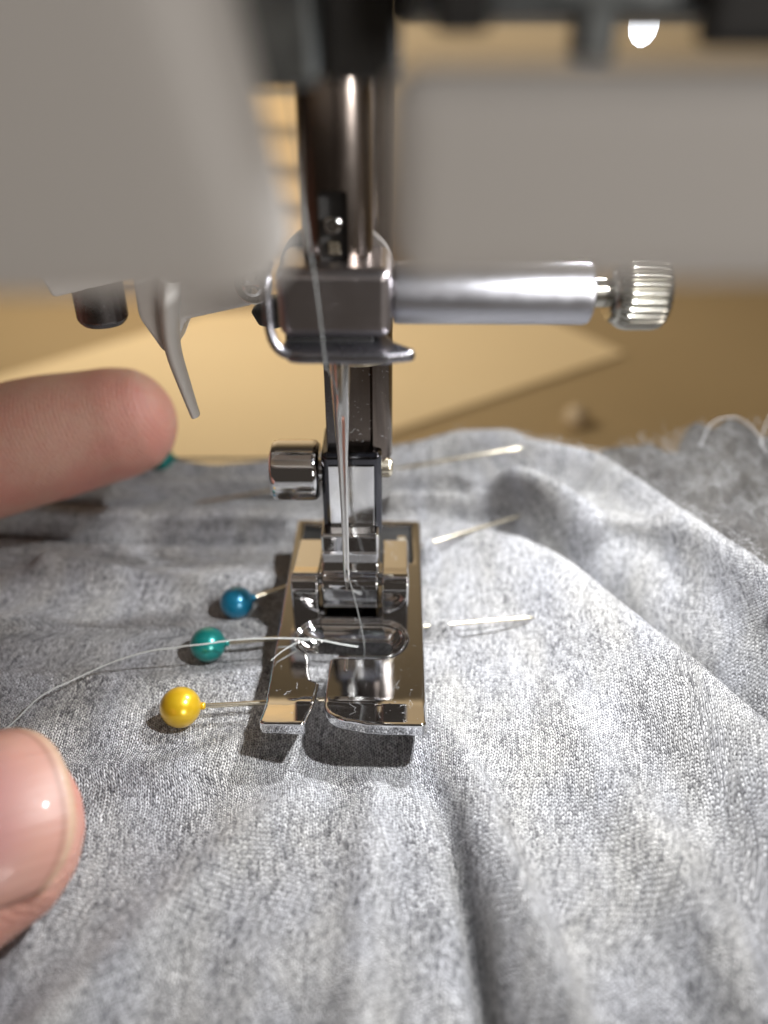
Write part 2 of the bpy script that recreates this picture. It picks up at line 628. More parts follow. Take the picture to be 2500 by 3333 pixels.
def grid_mesh(xs, ys, zf, roll_y=None, shift=None):
    X, Y = np.meshgrid(xs, ys, indexing='xy')
    Z = zf(X, Y)
    su = np.sqrt(np.diff(X, axis=1) ** 2 + np.diff(Z, axis=1) ** 2)
    Ua = np.concatenate([np.zeros((X.shape[0], 1)), np.cumsum(su, 1)], 1)
    sv = np.sqrt(np.diff(Y, axis=0) ** 2 + np.diff(Z, axis=0) ** 2)
    Va = np.concatenate([np.zeros((1, X.shape[1])), np.cumsum(sv, 0)], 0)
    ci = X.shape[1] // 2; cj = int(np.argmin(np.abs(ys)))
    Ua = Ua - Ua[:, ci:ci + 1]; Va = Va - Va[cj:cj + 1, :]
    UV = np.stack([Ua, Va], -1).reshape(-1, 2).copy()
    if roll_y is not None:          # beyond roll_y the cloth rolls over the back edge and hangs down
        ry = roll_y(X)
        over = Y - ry
        Rr = 5.0
        t = np.clip(over / Rr, 0, math.pi / 2)
        ext = np.clip(over - Rr * math.pi / 2, 0, None)
        zr = zf(X, np.minimum(Y, ry))
        Y2 = np.where(over > 0, ry + Rr * np.sin(t) + .05 * ext, Y)
        Z = np.where(over > 0, zr - Rr * (1 - np.cos(t)) - ext, Z)
        Y = Y2
    if shift:
        dx, dy = shift(X, Y)
        X = X + dx; Y = Y + dy
    V = np.stack([X, Y, Z], -1).reshape(-1, 3)
    ny, nx = X.shape
    idx = np.arange(ny * nx).reshape(ny, nx)
    q = np.stack([idx[:-1, :-1], idx[:-1, 1:], idx[1:, 1:], idx[1:, :-1]], -1).reshape(-1, 4)
    me = bpy.data.meshes.new('m')
    me.vertices.add(len(V)); me.vertices.foreach_set('co', V.ravel().astype(np.float32))
    me.loops.add(q.size); me.loops.foreach_set('vertex_index', q.ravel().astype(np.int32))
    me.polygons.add(len(q)); me.polygons.foreach_set('loop_start', np.arange(0, q.size, 4, dtype=np.int32))
    uvl = me.uv_layers.new(name='UVMap')
    uvl.data.foreach_set('uv', UV[q.ravel()].ravel().astype(np.float32))
    me.update(calc_edges=True)
    me.validate()
    return me


def back_line(X):
    return 50.5 + 1.2 * np.sin(X * .09 + .5) + 2.2 * np.exp(-((X - 22) / 9.) ** 2)


fab = empty('fabric', (0, 0, 0))
tag(fab, 'crumpled heather grey knit fabric spread under the presser foot', 'fabric')
xs = np.arange(-82, 112, .34); ys = np.concatenate([np.arange(-72, 46, .34), np.arange(46, 62, .25), np.arange(62, 130, 2.0)])
fm = grid_mesh(xs, ys, H, back_line, lean)
fo = link('knit_face', fm, FABRIC, fab, True, None)
sol = fo.modifiers.new('thick', 'SOLIDIFY'); sol.thickness = 1.0; sol.offset = -1


def HF(X, Y):
    z = 7.2 + 3.6 * vnoise(X, Y, 10, 21) + 2.2 * vnoise(X, Y, 4.5, 22) + .9 * vnoise(X, Y, 1.9, 23)
    z += 4.0 / (1 + np.exp(-(X - 62) / 5)) - 16.0 / (1 + np.exp((X - 44.5 - .30 * (50 - Y)) / 2.4)) - 14.0 / (1 + np.exp((Y - 2) / 4))
    z += 2.8 * np.exp(-(((X - 49) / 5) ** 2 + ((Y - 46) / 5) ** 2))
    return z


flm = grid_mesh(np.arange(36, 112, .4), np.concatenate([np.arange(-40, 60, .4), np.arange(60, 90, 2.)]), HF, lambda X: 48 + 2.5 * np.sin(X * .31) + 1.5 * np.sin(X * .83 + 1))
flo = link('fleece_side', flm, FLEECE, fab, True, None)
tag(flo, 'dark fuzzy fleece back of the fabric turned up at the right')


# ---------------------------------------------------------------- loose fibres on the cloth
def fibre(p, ln, r, seg=3, lift=.5, nseg=4, bend=1.0):
    a = random.uniform(0, 2 * math.pi)
    d = Vector((math.cos(a), math.sin(a), random.uniform(-.05, lift))).normalized()
    pts = [Vector(p)]
    for i in range(nseg):
        d = (d + Vector((random.gauss(0, .35), random.gauss(0, .35), random.gauss(0, .25))) * bend).normalized()
        pts.append(pts[-1] + d * ln / nseg)
    return sweep(pts, [r, r, r * .9, r * .8, r * .5][:nseg + 1], seg=seg, cap=False)


parts = []
n_f = 4200
fx = rng.uniform(-44, 58, n_f); fy = rng.uniform(-44, 50, n_f)
fz = H(fx, fy)
for x, y, z in zip(fx, fy, fz):
    if abs(x) < 9 and -13 < y < 24:
        continue
    parts.append(fibre((x, y, z + .02), random.uniform(.5, 1.7), random.uniform(.012, .026), lift=.35))
# fuzz along the sharp edge of the front roll and the back folds
for pts, k in ((FOLDS[6][0], 260), (FOLDS[0][0], 420), (FOLDS[1][0], 240)):
    for _ in range(k):
        i = random.randrange(len(pts) - 1); t = random.random()
        x = pts[i][0] * (1 - t) + pts[i + 1][0] * t + random.gauss(0, .7); y = pts[i][1] * (1 - t) + pts[i + 1][1] * t + random.gauss(0, .7)
        parts.append(fibre((x, y, float(H(x, y)) + .02), random.uniform(.6, 1.8), random.uniform(.012, .024), lift=1.0))
lo = link('lint', merge(parts), LINT, None, True, None)
tag(lo, 'fine pale lint fibres standing off the grey fabric', 'lint', kind='stuff')

parts = []
for _ in range(2600):
    x = random.uniform(44, 92); y = random.uniform(4, 50)
    z = float(HF(np.array(x), np.array(y)))
    parts.append(fibre((x, y, z), random.uniform(1.2, 4.0), random.uniform(.02, .04), lift=1.0, bend=1.6))
lo = link('fleece_fuzz', merge(parts), LINT, fab, True, None)
tag(lo, kind='stuff')

parts = []
for _ in range(150):
    x = random.uniform(-40, 50); y = random.uniform(-42, 40)
    if abs(x) < 11 and y > -15: continue
    parts.append(fibre((x, y, float(H(x, y)) + .06), random.uniform(.3, .9), random.uniform(.03, .06), lift=.1))
lo = link('dark_lint', merge(parts), LINTD, None, True, None)
tag(lo, 'tiny charcoal fibre specks scattered over the grey fabric', 'lint', kind='stuff')

# long frayed threads standing up at the right edge of the cloth
frays = [([(66, 36, 14), (67, 38, 18), (70.5, 40, 23), (74, 40, 26), (78, 38, 24), (79, 36, 18)], .07),
         ([(58, 40, 12), (60, 42, 15.5), (64, 42, 16.5), (67, 40, 14.5), (68, 37, 12)], .08)]
fr_lab = ['thin white frayed thread looping up highest at the right edge of the fabric', 'low white frayed thread loop lying on the fleece near the right edge']
for (pts, r), lb in zip(frays, fr_lab):
    o = link('frayed_thread', tube(catmull(pts, 6), r, seg=6), LINT, None)
    tag(o, lb, 'thread', 'frayed threads at the fabric edge')

# ---------------------------------------------------------------- pins
PCOL = {'blue': ((.008, .22, .38), (.006, .17, .31)), 'teal': ((.008, .30, .27), (.006, .23, .22)), 'yellow': ((.80, .53, .02), (.74, .44, .012)),
        'peek': ((.004, .21, .19), (.004, .16, .15)), 'rear': ((.01, .26, .18), (.01, .2, .14))}
PLAB = {'blue': 'blue pearl-headed pin stuck in the fabric left of the presser foot',
        'teal': 'teal pearl-headed pin with the white thread crossing its head, left of the foot',
        'yellow': 'yellow pearl-headed pin beside the left toe of the presser foot',
        'peek': 'teal pin head peeking out behind the tip of the upper finger',
        'rear': 'steel pin across the back of the fabric behind the thumb screw'}
for key, (hx, hy), (tx, ty), hz in PINS:
    r = 2.45 if key in ('yellow',) else 2.35
    hz0 = float(H(hx, hy)) + r * ({'peek': .2, 'rear': -1.3}.get(key, .96))
    head = Vector((hx, hy, hz0))
    span = {'blue': (14.0, 25.0), 'teal': (16.0, 25.4), 'rear': (7.5, 28.5)}.get(key)
    if span:            # the far end lies on top of the cloth over this stretch
        ts = [(x - hx) / (tx - hx) for x in np.linspace(span[0], span[1], 12)]
        tz = max(hz0 + (float(H(hx + (tx - hx) * t, hy + (ty - hy) * t)) + .28 - hz0) / t for t in ts)
    else:
        tz = float(H(tx, ty)) - .6
    tip = Vector((tx, ty, tz))
    root = empty('pin', head)
    tag(root, PLAB[key], 'pin', 'pins stuck through the fabric')
    d = (tip - head).normalized()
    L = (tip - head).length
    prof = [(math.cos(math.pi * (1 - i / 24)) * r, math.sin(math.pi * i / 24) * r) for i in range(25)]
    prof += [(r + .25, .46), (r + .5, .36)]
    prof[24] = (r * .985, .48)
    hm = lathe(head, d, prof, 40)
    ho = link('pin_head', hm, pearl('pearl_' + key, *PCOL[key]), root, True, None)
    sh = tube([head + d * r * .8, head + d * L * .5, head + d * (L - 1.3), tip], [.31, .31, .30, .05], seg=14)
    link('pin_shaft', sh, NICKEL, root)

# ---------------------------------------------------------------- sewing machine
SM = empty('sewing_machine', (0, 0, TZ))
tag(SM, 'sewing machine head with needle, clamp and chrome presser foot over the fabric', 'sewing machine')

link('bed', box((-150, -70, TZ), (230, 49, -9), 4), COVER, SM)
link('arm', box((-75, -30, 96), (230, 30, 190), 14, 4), COVER, SM)
link('arm_pillar', box((165, -45, -6), (228, 45, 100), 10, 4), COVER, SM)

# face cover on the left: rounded free edge that leans a little
ring = [(-80, -20), (-60, -30), (-40, -36.2), (-28, -39.0), (-20, -40.6), (-13, -41.7), (-8, -42.3), (-4, -42.6), (-2.4, -42.6), (-1.4, -42.3), (-.6, -41.7), (-.1, -40.8), (.05, -39.8), (.05, -36.5), (-.3, -35.9), (-.9, -35.6), (-6, -35.4), (-80, -12)]
V, Fc = [], []
levels = [(62.5 + 2.0 * (1 - math.sin(math.radians(a))), 1.8 * (1 - math.cos(math.radians(a)))) for a in (90, 72, 54, 36, 18, 0)] + [(70, 0), (80, 0), (95, 0), (140, 0)]
for z, ins in levels:
    for x, y in ring:
        cx, cy = -6.0, -39.0
        dx, dy = x - cx, y - cy
        L = math.hypot(dx, dy)
        k = max(0.1, (L - ins) / L)
        V.append((cx + dx * k + 1.0 - .20 * (z - 62.5) * (1 if x > -30 else .2), cy + dy * k - 4.0, z))
nr = len(ring)
for a in range(len(levels) - 1):
    for b in range(nr):
        Fc.append((a * nr + b, a * nr + (b + 1) % nr, (a + 1) * nr + (b + 1) % nr, (a + 1) * nr + b))
Fc.append(tuple(range(nr))[::-1]); Fc.append(tuple((len(levels) - 1) * nr + b for b in range(nr)))
cv = mesh_from(V, Fc)
tag(link('face_cover', cv, COVER, SM), 'white plastic face cover blurred close to the lens at the upper left')
lp = prism([(4.85, 63.1), (4.6, 70.5), (70, 70.5), (70, 63.1)], 1, -46.5, -41.0, 1.5, 5)
tag(link('front_lip', lp, COVER, SM), 'white plastic lip of the head cover blurred at the upper right')

# bracket behind the covers
br = link('needle_bar_bracket', box((-4.6, -25, 68.6), (.9, -9, 100), .8), CAST, SM)
br2 = link('bracket_side', box((.95, -24.2, 68.9), (5.6, -9.5, 100), .6), BLACKP, br)
lh = link('lamp_housing', box((5.7, -30, 72.0), (60, -6, 96), .8), CAST, SM)
link('housing_tab', box((7.0, -32, 71.4), (9.8, -30.1, 76), .5), BLACKP, lh)
link('housing_tab', box((14.4, -30, 70.0), (16.6, -27.5, 73.0), .5), CAST, lh)
link('housing_block', box((20.2, -32, 70.8), (60, -30.1, 75), .6), BLACKP, lh)
ln = lathe((34.0, 27.0, 74.5), (0, 0, -1), [(0, 1.7), (2.6, 1.7), (3.5, 1.5), (4.2, 1.0), (4.6, .3)], 24)
link('lamp_lens', ln, LENS, lh)
ln = lathe((31.0, -20.0, 73.4), (0, 0, -1), [(0, 1.7), (2.6, 1.7), (3.5, 1.5), (4.0, 1.0), (4.2, .3)], 24)
link('lamp_lens', ln, LENS, lh)

# needle bar with slot and bore
NBX, NBY = .15, .6


def nb_section(i, a):
    # a flat ground on the front right of the bar
    return 1.0


nbm = lathe((NBX, NBY, 52.5), (0, 0, 1), [(0, 3.35), (60, 3.35)], 64)
cut = bpy.data.objects.new('cut_tmp', box((-1.35, -4, 53.0), (1.3, -.9, 59.4), .3, 3)); COL.objects.link(cut)
nbt = bpy.data.objects.new('bar_tmp', nbm); COL.objects.link(nbt)
bo = nbt.modifiers.new('b', 'BOOLEAN'); bo.operation = 'DIFFERENCE'; bo.object = cut; bo.solver = 'EXACT'
nbm = bpy.data.meshes.new_from_object(nbt.evaluated_get(bpy.context.evaluated_depsgraph_get()))
bpy.data.objects.remove(nbt); bpy.data.objects.remove(cut)
nbm.materials.clear()
nb = link('needle_bar', nbm, BARMAT, SM)
link('slot_shade', box((-1.5, -1.5, 52.9), (1.45, -.5, 59.6), .2), BLACKP, nb)  # black block paints the dark inside of the slot
link('bore_pin', lathe((-.15, -1.4, 56.4), (0, -1, 0), [(0, .75), (.75, .75), (.85, .62)], 24), CHROME2, nb)
link('bore_clip', box((-.6, -2.0, 53.7), (.55, -1.4, 54.9), .15), NICKEL, nb)
link('bar_collar', prism([(-6.2, 49.6), (5.6, 49.6)] + [(-.3 + 5.9 * math.cos(math.radians(a)), 50.6 + 4.6 * math.sin(math.radians(a))) for a in range(0, 181, 12)], 1, 5.0, 7.0, .2, 2), plastic('dark_collar', (.045, .036, .030), .5), nb)

# needle clamp
ck = link('needle_clamp', box((-5.4, -5.2, 46.6), (5.35, 4.6, 53.2), 1.15, 5), CLAMPM, SM)
tag(ck, 'satin grey metal needle clamp with a side screw')
link('clamp_core', box((-4.9, -4.4, 45.9), (3.6, 4.0, 46.9), .2), BLACKP, ck)
gp = [(-6.0, -3.0, 53.2), (-6.05, -5.6, 52.6), (-6.1, -6.1, 50.6), (-6.05, -6.4, 48.4), (-5.7, -6.7, 46.9), (-4.9, -6.8, 45.95), (-3.4, -6.8, 45.55), (-1.5, -6.8, 45.5)]
gpath = catmull(gp, 5)
grad = [.48] * len(gpath)
link('thread_guide', tube(gpath, grad, seg=16, flat=(.95, 1.0)), CLAMPM2, ck)
# blade of the guide: a small plate folded back towards the bar
link('guide_plate', prism([(-5.2, -5.6), (-4.4, -7.2), (-3.4, -7.5), (4.6, -7.6), (7.3, -6.9), (7.6, -6.4), (5.6, -4.2), (3.6, 2.5), (-4.8, 2.5)], 2, 44.95, 46.15, .42, 4), CLAMPM2, ck)
sy, sz = -1.0, 49.85
link('clamp_sleeve', lathe((5.0, sy, sz), (1, 0, -.004), [(0, 2.2), (.45, 2.3), (.6, 2.86), (1.0, 2.95), (19.1, 2.95), (19.5, 2.85), (19.7, 2.5)], 56), SATIN, ck)
link('screw_neck', lathe((24.4, sy, sz), (1, 0, 0), [(0, 1.35), (2.6, 1.35)], 28), KNOBM, ck)


def knurl(i, a):
    return 1 + .085 * (abs(math.sin(a * 13)) ** .7 - .6) if 3 <= i <= 8 else 1.0


link('screw_knob', lathe((26.3, sy, sz), (1, 0, 0), [(0, 2.2), (.4, 2.75), (.8, 2.9), (1.0, 3.0), (1.5, 3.32), (2.0, 3.42), (4.6, 3.42), (5.2, 3.3), (5.6, 2.9), (5.75, 2.0), (5.8, .2)], 208, knurl), KNOBM, ck)

# needle: thick shank, long taper, groove down the front, eye near the point
prof = [(46.5, 1.05), (42, 1.05), (40.5, 1.0), (36, .80), (31, .60), (27, .50), (24, .44), (20, .41), (17, .40), (15.9, .40), (15.3, .39), (14.7, .37), (14.2, .34), (13.6, .25), (13.0, .14), (12.5, .02)]
nd_v, nd_f = [], []
sg = 40
fine = []
for (z0, r0), (z1, r1) in zip(prof[:-1], prof[1:]):
    k = max(1, int(abs(z0 - z1) / .35))
    for i in range(k):
        t = i / k
        fine.append((z0 + (z1 - z0) * t, r0 + (r1 - r0) * t))
fine.append(prof[-1])
for z, r in fine:
    g = 0.0
    if 15.0 < z < 38:
        g = .30 * min(1, (38 - z) / 2)
    if 14.4 < z < 15.7:
        g = .62 * math.sin(math.pi * (z - 14.4) / 1.3) ** .5 + .1
    for k in range(sg):
        a = 2 * math.pi * k / sg
        da = abs((a + math.pi / 2 + math.pi) % (2 * math.pi) - math.pi)     # from the front (-y)
        f = 1 - g * math.exp(-(da / .38) ** 4)
        nd_v.append((r * f * math.cos(a), r * f * math.sin(a), z))
for i in range(len(fine) - 1):
    for k in range(sg):
        k2 = (k + 1) % sg
        nd_f.append((i * sg + k, (i + 1) * sg + k, (i + 1) * sg + k2, i * sg + k2))
nd_f.append(tuple(range(sg)))
nd_f.append(tuple((len(fine) - 1) * sg + k for k in range(sg))[::-1])
tag(link('needle', mesh_from(nd_v, nd_f), NEEDLE, SM, True, 60), 'steel sewing needle with a long groove and its eye just above the point')

# presser bar: round rod with a flat milled on its front left
PBX, PBY, PR = 1.45, 14.2, 4.2
bm = bmesh.new()
prof2 = []
for k in range(72):
    a = 2 * math.pi * k / 72
    x = PR * math.cos(a); y = PR * math.sin(a)
    y = max(y, -3.25) if x < 1.7 else y
    prof2.append((PBX + x, PBY + y))
pb = link('presser_bar', prism(prof2, 2, 24.5, 110, 0), BARMAT, SM, True, 25)
link('bar_groove', box((-2.6, 10.55, 26.0), (-.15, 11.2, 60), .15), DARKST, pb)
link('bar_shoulder', lathe((PBX, PBY, 37.9), (0, 0, 1), [(0, 4.26), (.5, 4.26)], 48), NICKEL, pb)

# foot holder (ankle) clamped to the presser bar
ak = link('foot_holder', box((-3.35, 8.8, 14.6), (4.35, 17.8, 27.0), .85, 3), metal('dark_chrome', (.09, .09, .10), .06, .05, .03), SM)  # near-black colour stands for the dark reflections around the bevels
tag(ak, 'chrome foot holder with a flat mirror front, clamped to the presser bar')
link('mirror_face', box((-2.4, 8.55, 16.2), (3.35, 8.95, 25.4), .1, 2), metal('mirror', (.92, .92, .92), .05, .03, .02), ak)
link('thumb_screw', lathe((-3.4, 12.2, 22.9), (-1, 0, 0), [(-.2, 1.6), (.3, 1.6), (.32, 3.4), (.7, 3.85), (1.2, 4.0), (5.6, 4.0), (6.2, 3.85), (6.6, 3.4), (6.75, 2.6), (6.8, .2)], 64), CHROME, ak)
link('screw_end', lathe((4.3, 12.0, 23.4), (1, 0, 0), [(0, 1.35), (.9, 1.35), (1.3, 1.1), (1.5, .5)], 32), NICKEL, ak)

# ---------------------------------------------------------------- presser foot, written in its own tilted frame
FO = Vector((0.0, 0.0, 4.45))
FM = Matrix.Rotation(math.radians(-1.0), 4, 'Z') @ Matrix.Rotation(math.radians(5.2), 4, 'X')
FM.translation = FO


def to_foot(me):
    me.transform(FM)
    return me


def toe_lift(v):
    if v > -9.3:
        return 0.0
    t = -9.3 - v
    return min(t * t * .14, .14 * 1.6 ** 2 + (t - 1.6) * .448) if t > 1.6 else t * t * .14


def arc(cx, cy, rx, ry, a0, a1, n):
    return [(cx + rx * math.cos(math.radians(a0 + (a1 - a0) * i / n)), cy + ry * math.sin(math.radians(a0 + (a1 - a0) * i / n))) for i in range(n + 1)]


slot_loop = []
# around the needle slot from the lower left, over the back, to the lower right
slot_arc = arc(-3.5, .2, 3.2, 3.15, 240, 90, 18) + [(-1, 3.35), (1.5, 3.35)] + arc(4.2, .2, 3.2, 3.15, 90, -90, 22) + [(2.5, -2.95), (.5, -2.95), (-1.2, -2.95)]
outline = ([(-8.6, -15.0), (-4.6, -15.0)] + arc(-4.6, -14.5, .6, .5, -80, 0, 4) + [(-3.6, -11), (-3.25, -8.2)] + arc(-3.6, -7.4, .4, .5, -10, 80, 4)
           + [(-4.3, -6.5), (-4.6, -5.6), (-4.75, -4.6), (-4.85, -3.4)] + slot_arc
           + arc(-1.4, -3.7, .85, .75, 95, 180, 5) + [(-2.35, -6), (-2.4, -9.6)] + arc(1.5, -10.2, 3.9, 4.0, 180, 255, 12) + [(2.8, -14.75), (5.0, -15.0), (9.0, -15.0)]
           + arc(9.0, -14.2, .85, .8, -70, 0, 4) + arc(9.1, 24.7, .75, .8, 0, 90, 5) + arc(-8.6, 24.7, .8, .8, 90, 180, 5) + arc(-8.6, -14.2, .8, .8, 180, 250, 4))
hole = [(-8.1, 15.5), (-8.1, 24.3), (8.5, 24.3), (8.5, 15.5)]


def plate_mesh():
    cu = bpy.data.curves.new('plate_curve', 'CURVE')
    cu.dimensions = '2D'
    cu.fill_mode = 'BOTH'
    for pts in (outline, hole):
        s = cu.splines.new('POLY')
        s.points.add(len(pts) - 1)
        for p, q in zip(s.points, pts):
            p.co = (q[0], q[1], 0, 1)
        s.use_cyclic_u = True
    cu.extrude = .62
    cu.bevel_depth = .5
    cu.bevel_resolution = 4
    cu.offset = -.5
    ob = bpy.data.objects.new('plate_tmp', cu)
    COL.objects.link(ob)
    dg = bpy.context.evaluated_depsgraph_get()
    me = bpy.data.meshes.new_from_object(ob.evaluated_get(dg))
    bpy.data.objects.remove(ob)
    bpy.data.curves.remove(cu)
    bm = bmesh.new()
    bm.from_mesh(me)
    bmesh.ops.remove_doubles(bm, verts=bm.verts, dist=.002)
    v = -8.8
    while v > -15.2:
        bmesh.ops.bisect_plane(bm, geom=bm.verts[:] + bm.edges[:] + bm.faces[:], plane_co=(0, v, 0), plane_no=(0, 1, 0))
        v -= .3
    for q in bm.verts:
        q.co.z += -1.12 + toe_lift(q.co.y)
    bm2 = bpy.data.meshes.new('plate')
    bm.to_mesh(bm2)
    bm.free()
    return bm2


pf = link('presser_foot', to_foot(plate_mesh()), CHROME, SM, True, 30)
tag(pf, 'chrome zigzag presser foot with two toes and an oval needle slot')
# sloping wall of the needle slot
inner = arc(-3.2, 0, .95, .95, 240, 90, 18) + [(-1, .95), (1.5, .95)] + arc(4.6, 0, .95, .95, 90, -90, 22) + [(2.5, -.95), (.5, -.95), (-1.2, -.95)]
V, Fc = [], []
rows = 7
m = len(slot_arc)
for k in range(rows):
    t = k / (rows - 1)
    hgt = -.12 - 1.4 * t ** .8
    for (ax, ay), (bx, by) in zip(slot_arc, inner):
        f = t ** 1.3
        V.append((ax + (bx - ax) * f, ay + (by - ay) * f, hgt + .12 * (1 - t)))
for k in range(rows - 1):
    for i in range(m - 1):
        Fc.append((k * m + i, k * m + i + 1, (k + 1) * m + i + 1, (k + 1) * m + i))
me = mesh_from(V, Fc)
fn = link('slot_wall', to_foot(me), CHROME, pf, True, None)
sm = fn.modifiers.new('thick', 'SOLIDIFY'); sm.thickness = .12; sm.offset = 0
link('recess_shade', to_foot(box((-8.6, 14, -1.7), (9.0, 24.6, -1.2), .1, 2)), BLACKP, pf)  # black plate; the shade of the rear pocket is put into its colour
# small mark pressed into the right toe
link('toe_mark', to_foot(lathe((-.05, -3.6, 0), (0, -1, 0), [(-.35, .02), (-.2, .2), (.0, .28), (1.5, .28), (1.75, .2), (1.9, .02)], 20)), CHROME, pf)
# hinge lugs either side of the holder


def lug(u0, u1):
    pr = [(4.3, -.4), (4.3, 3.0), (4.4, 4.4), (4.8, 5.4), (5.5, 5.95), (6.3, 6.05), (8.4, 5.2), (15.8, 3.9), (16.3, 3.2), (16.3, -.4)]
    return prism([(a, b) for a, b in pr], 0, u0, u1, .28, 3)


link('hinge_lug', to_foot(lug(-7.75, -4.15)), CHROME, pf, True, 35)
link('hinge_lug', to_foot(lug(4.2, 7.75)), CHROME, pf, True, 35)
link('hinge_pin', to_foot(lathe((-7, 8.4, 3.2), (1, 0, 0), [(0, 1.0), (14.2, 1.0)], 24)), CHROME, pf)
link('rear_catch', to_foot(lathe((6.3, 19.5, .6), (1, 0, 0), [(0, .8), (1.2, .8)], 20)), NICKEL, pf)
# lower jaw of the holder that grips the hinge pin between the lugs
jaw = [(4.8, .9), (4.75, 4.6), (5.0, 5.3), (5.5, 5.7), (6.4, 5.75), (7.2, 6.6), (7.7, 8.2), (7.9, 11.0), (16.5, 11.0), (16.5, 4.0), (10.5, 1.2)]
link('holder_jaw', to_foot(prism(jaw, 0, -3.75, 3.8, .35, 3)), CHROME, ak, True, 35)

parts = []
for _ in range(46):
    u = random.uniform(-8.8, 9.2); v = random.uniform(-13, 2)
    if -6.5 < u < 7 and v > -3.4 or -5 < u < -2: continue
    p = FM @ Vector((u, v, toe_lift(v) + .04))
    parts.append(fibre(p, random.uniform(.25, 1.3), random.uniform(.012, .022), lift=.15, bend=1.8))
for _ in range(26):
    p = FM @ Vector((random.uniform(-7.4, 7.4), random.uniform(9, 15.5), 0))
    p.z += 5.3 - .16 * (p.y - 8.4)
    if abs(p.x) < 4.4: continue
    parts.append(fibre(p, random.uniform(.2, .8), random.uniform(.012, .02), lift=.2, bend=1.8))
for _ in range(60):
    parts.append(fibre((random.uniform(-2.4, 5.4), 10.9 + random.uniform(-.05, .05), random.uniform(26, 38)), random.uniform(.15, .5), random.uniform(.01, .018), lift=.1, bend=1.5))
lo = link('foot_dust', merge(parts), LINT, SM, True, None)
tag(lo, 'specks of pale dust and lint on the chrome', kind='stuff')

# ---------------------------------------------------------------- needle threader on the left
th = link('needle_threader', prism([(-33.5, 62), (-32.4, 51), (-31.0, 47.2), (-22.0, 49.2), (-19.5, 49.5), (-19, 62)], 1, 6, 12, .5, 3), THREADER, SM)
link('threader_head', prism([(-22.6, 60), (-22.9, 44.4), (-20.7, 40.2), (-19.6, 40.2), (-17.6, 44.1), (-10.0, 45.7), (-8.6, 48), (-8.8, 59), (-9.6, 60.4), (-11, 61)], 1, 8.2, 14.5, .7, 4), THREADER, th)
link('threader_fin', tube(catmull([(-18.3, 7.2, 49.0), (-19.0, 7.2, 45), (-19.2, 7.4, 41), (-18.6, 7.8, 36.5), (-17.9, 8.0, 32.6)], 5), [1.9] * 4 + [1.75 - .055 * i for i in range(17)], seg=20, flat=(.62, 1.0)), THREADER, th)
link('stop_pin', lathe((-27.0, 9, 43.6), (0, 0, 1), [(0, .3), (.02, 2.3), (.4, 2.65), (.8, 2.8), (6, 2.8)], 32), DARKST, th)
link('threader_screw', lathe((-9.7, 8.4, 48.0), (0, -1, 0), [(-.4, 2.1), (.15, 2.1), (.3, 1.9), (.32, 1.2), (.6, 1.15), (.75, .8), (.5, .35), (.45, .05)], 32), CHROME2, th)
link('threader_hook', prism([(-9.0, 46.2), (-10.4, 44.8), (-9.6, 43.2), (-7.8, 42.8), (-5.6, 43.4), (-5.4, 46.5)], 1, 9, 11, .3, 3), CAST, th)


# ---------------------------------------------------------------- threads
def twisted(pts, r, per=10, pitch=1.3):
    path = catmull(pts, per)
    # resample evenly
    L = [0.0]
    for a, b in zip(path[:-1], path[1:]):
        L.append(L[-1] + (b - a).length)
    n = max(8, int(L[-1] / (pitch / 7)))
    res = []
    j = 0
    for i in range(n + 1):
        s = L[-1] * i / n
        while j < len(L) - 2 and L[j + 1] < s:
            j += 1
        t = (s - L[j]) / max(1e-6, L[j + 1] - L[j])
        res.append(path[j].lerp(path[j + 1], t))
    out = []
    for ph in (0, 2 * math.pi / 3, 4 * math.pi / 3):
        nrm = Vector((0, 0, 1)); q = []
        for i, p in enumerate(res):
            T = (res[min(i + 1, n)] - res[max(i - 1, 0)]).normalized()
            if abs(T.dot(nrm)) > .98: nrm = Vector((1, 0, 0))
            nrm = (nrm - T * nrm.dot(T)).normalized(); bn = T.cross(nrm)
            a = ph + 2 * math.pi * (L[-1] * i / n) / pitch
            q.append(p + (nrm * math.cos(a) + bn * math.sin(a)) * r * .52)
        out.append(sweep(q, r * .62, seg=7))
    return merge(out)


def hz(x, y, d=.3):
    return float(H(x, y)) + d


top_thread = [(-3.0, -22, 86), (-2.4, -15, 70), (-2.15, -9.8, 61.5), (-1.7, -9.2, 56.6), (-1.2, -9.0, 51.5), (-.95, -8.7, 47.6), (-.85, -8.0, 45.0), (-.8, -4, 42.8), (-.35, -1.0, 39.5), (-.05, -.55, 36), (0, -.30, 30), (0, -.2, 24), (0, -.15, 18), (0, -.12, 15.6), (.02, .0, 15.0), (.12, .40, 14.6),
              (.40, .62, 13.2), (.85, .5, 11), (1.5, .2, 7.5), (1.95, .0, 4.2), (2.05, 0, 1.2)]
o = link('sewing_thread', twisted(top_thread, .07), thread_mat('dim_thread', .32), None)  # white thread; its dimness near the needle is put into the colour
tag(o, 'dim white thread running down the needle and through its eye into the slot', 'thread')
tail = [(1.2, .0, 3.2), (-1.0, -.5, 4.1), (-4.0, -.6, 4.95), (-6.8, -.6, 5.15), (-9.2, -.6, 5.2), (-12.8, -.7, 5.15), (-15.8, -.9, 5.0), (-18.4, -1.5, 5.0), (-20.6, -1.7, 4.9), (-22.4, -1.8, 4.6), (-25.6, -2.2, max(4.4, hz(-25.6, -2.2))), (-30.3, -3.2, max(3.3, hz(-30.3, -3.2))), (-34.0, -5.0, max(2.5, hz(-34, -5))), (-37.8, -7.8, max(2.0, hz(-37.8, -7.8))),
        (-41.5, -12.2, hz(-41.5, -12.2, .3)), (-48, -18, hz(-48, -18, .3)), (-58, -26, hz(-58, -26))]
o = link('thread_tail', twisted(tail, .105), thread_mat('tail_thread', .85), None)
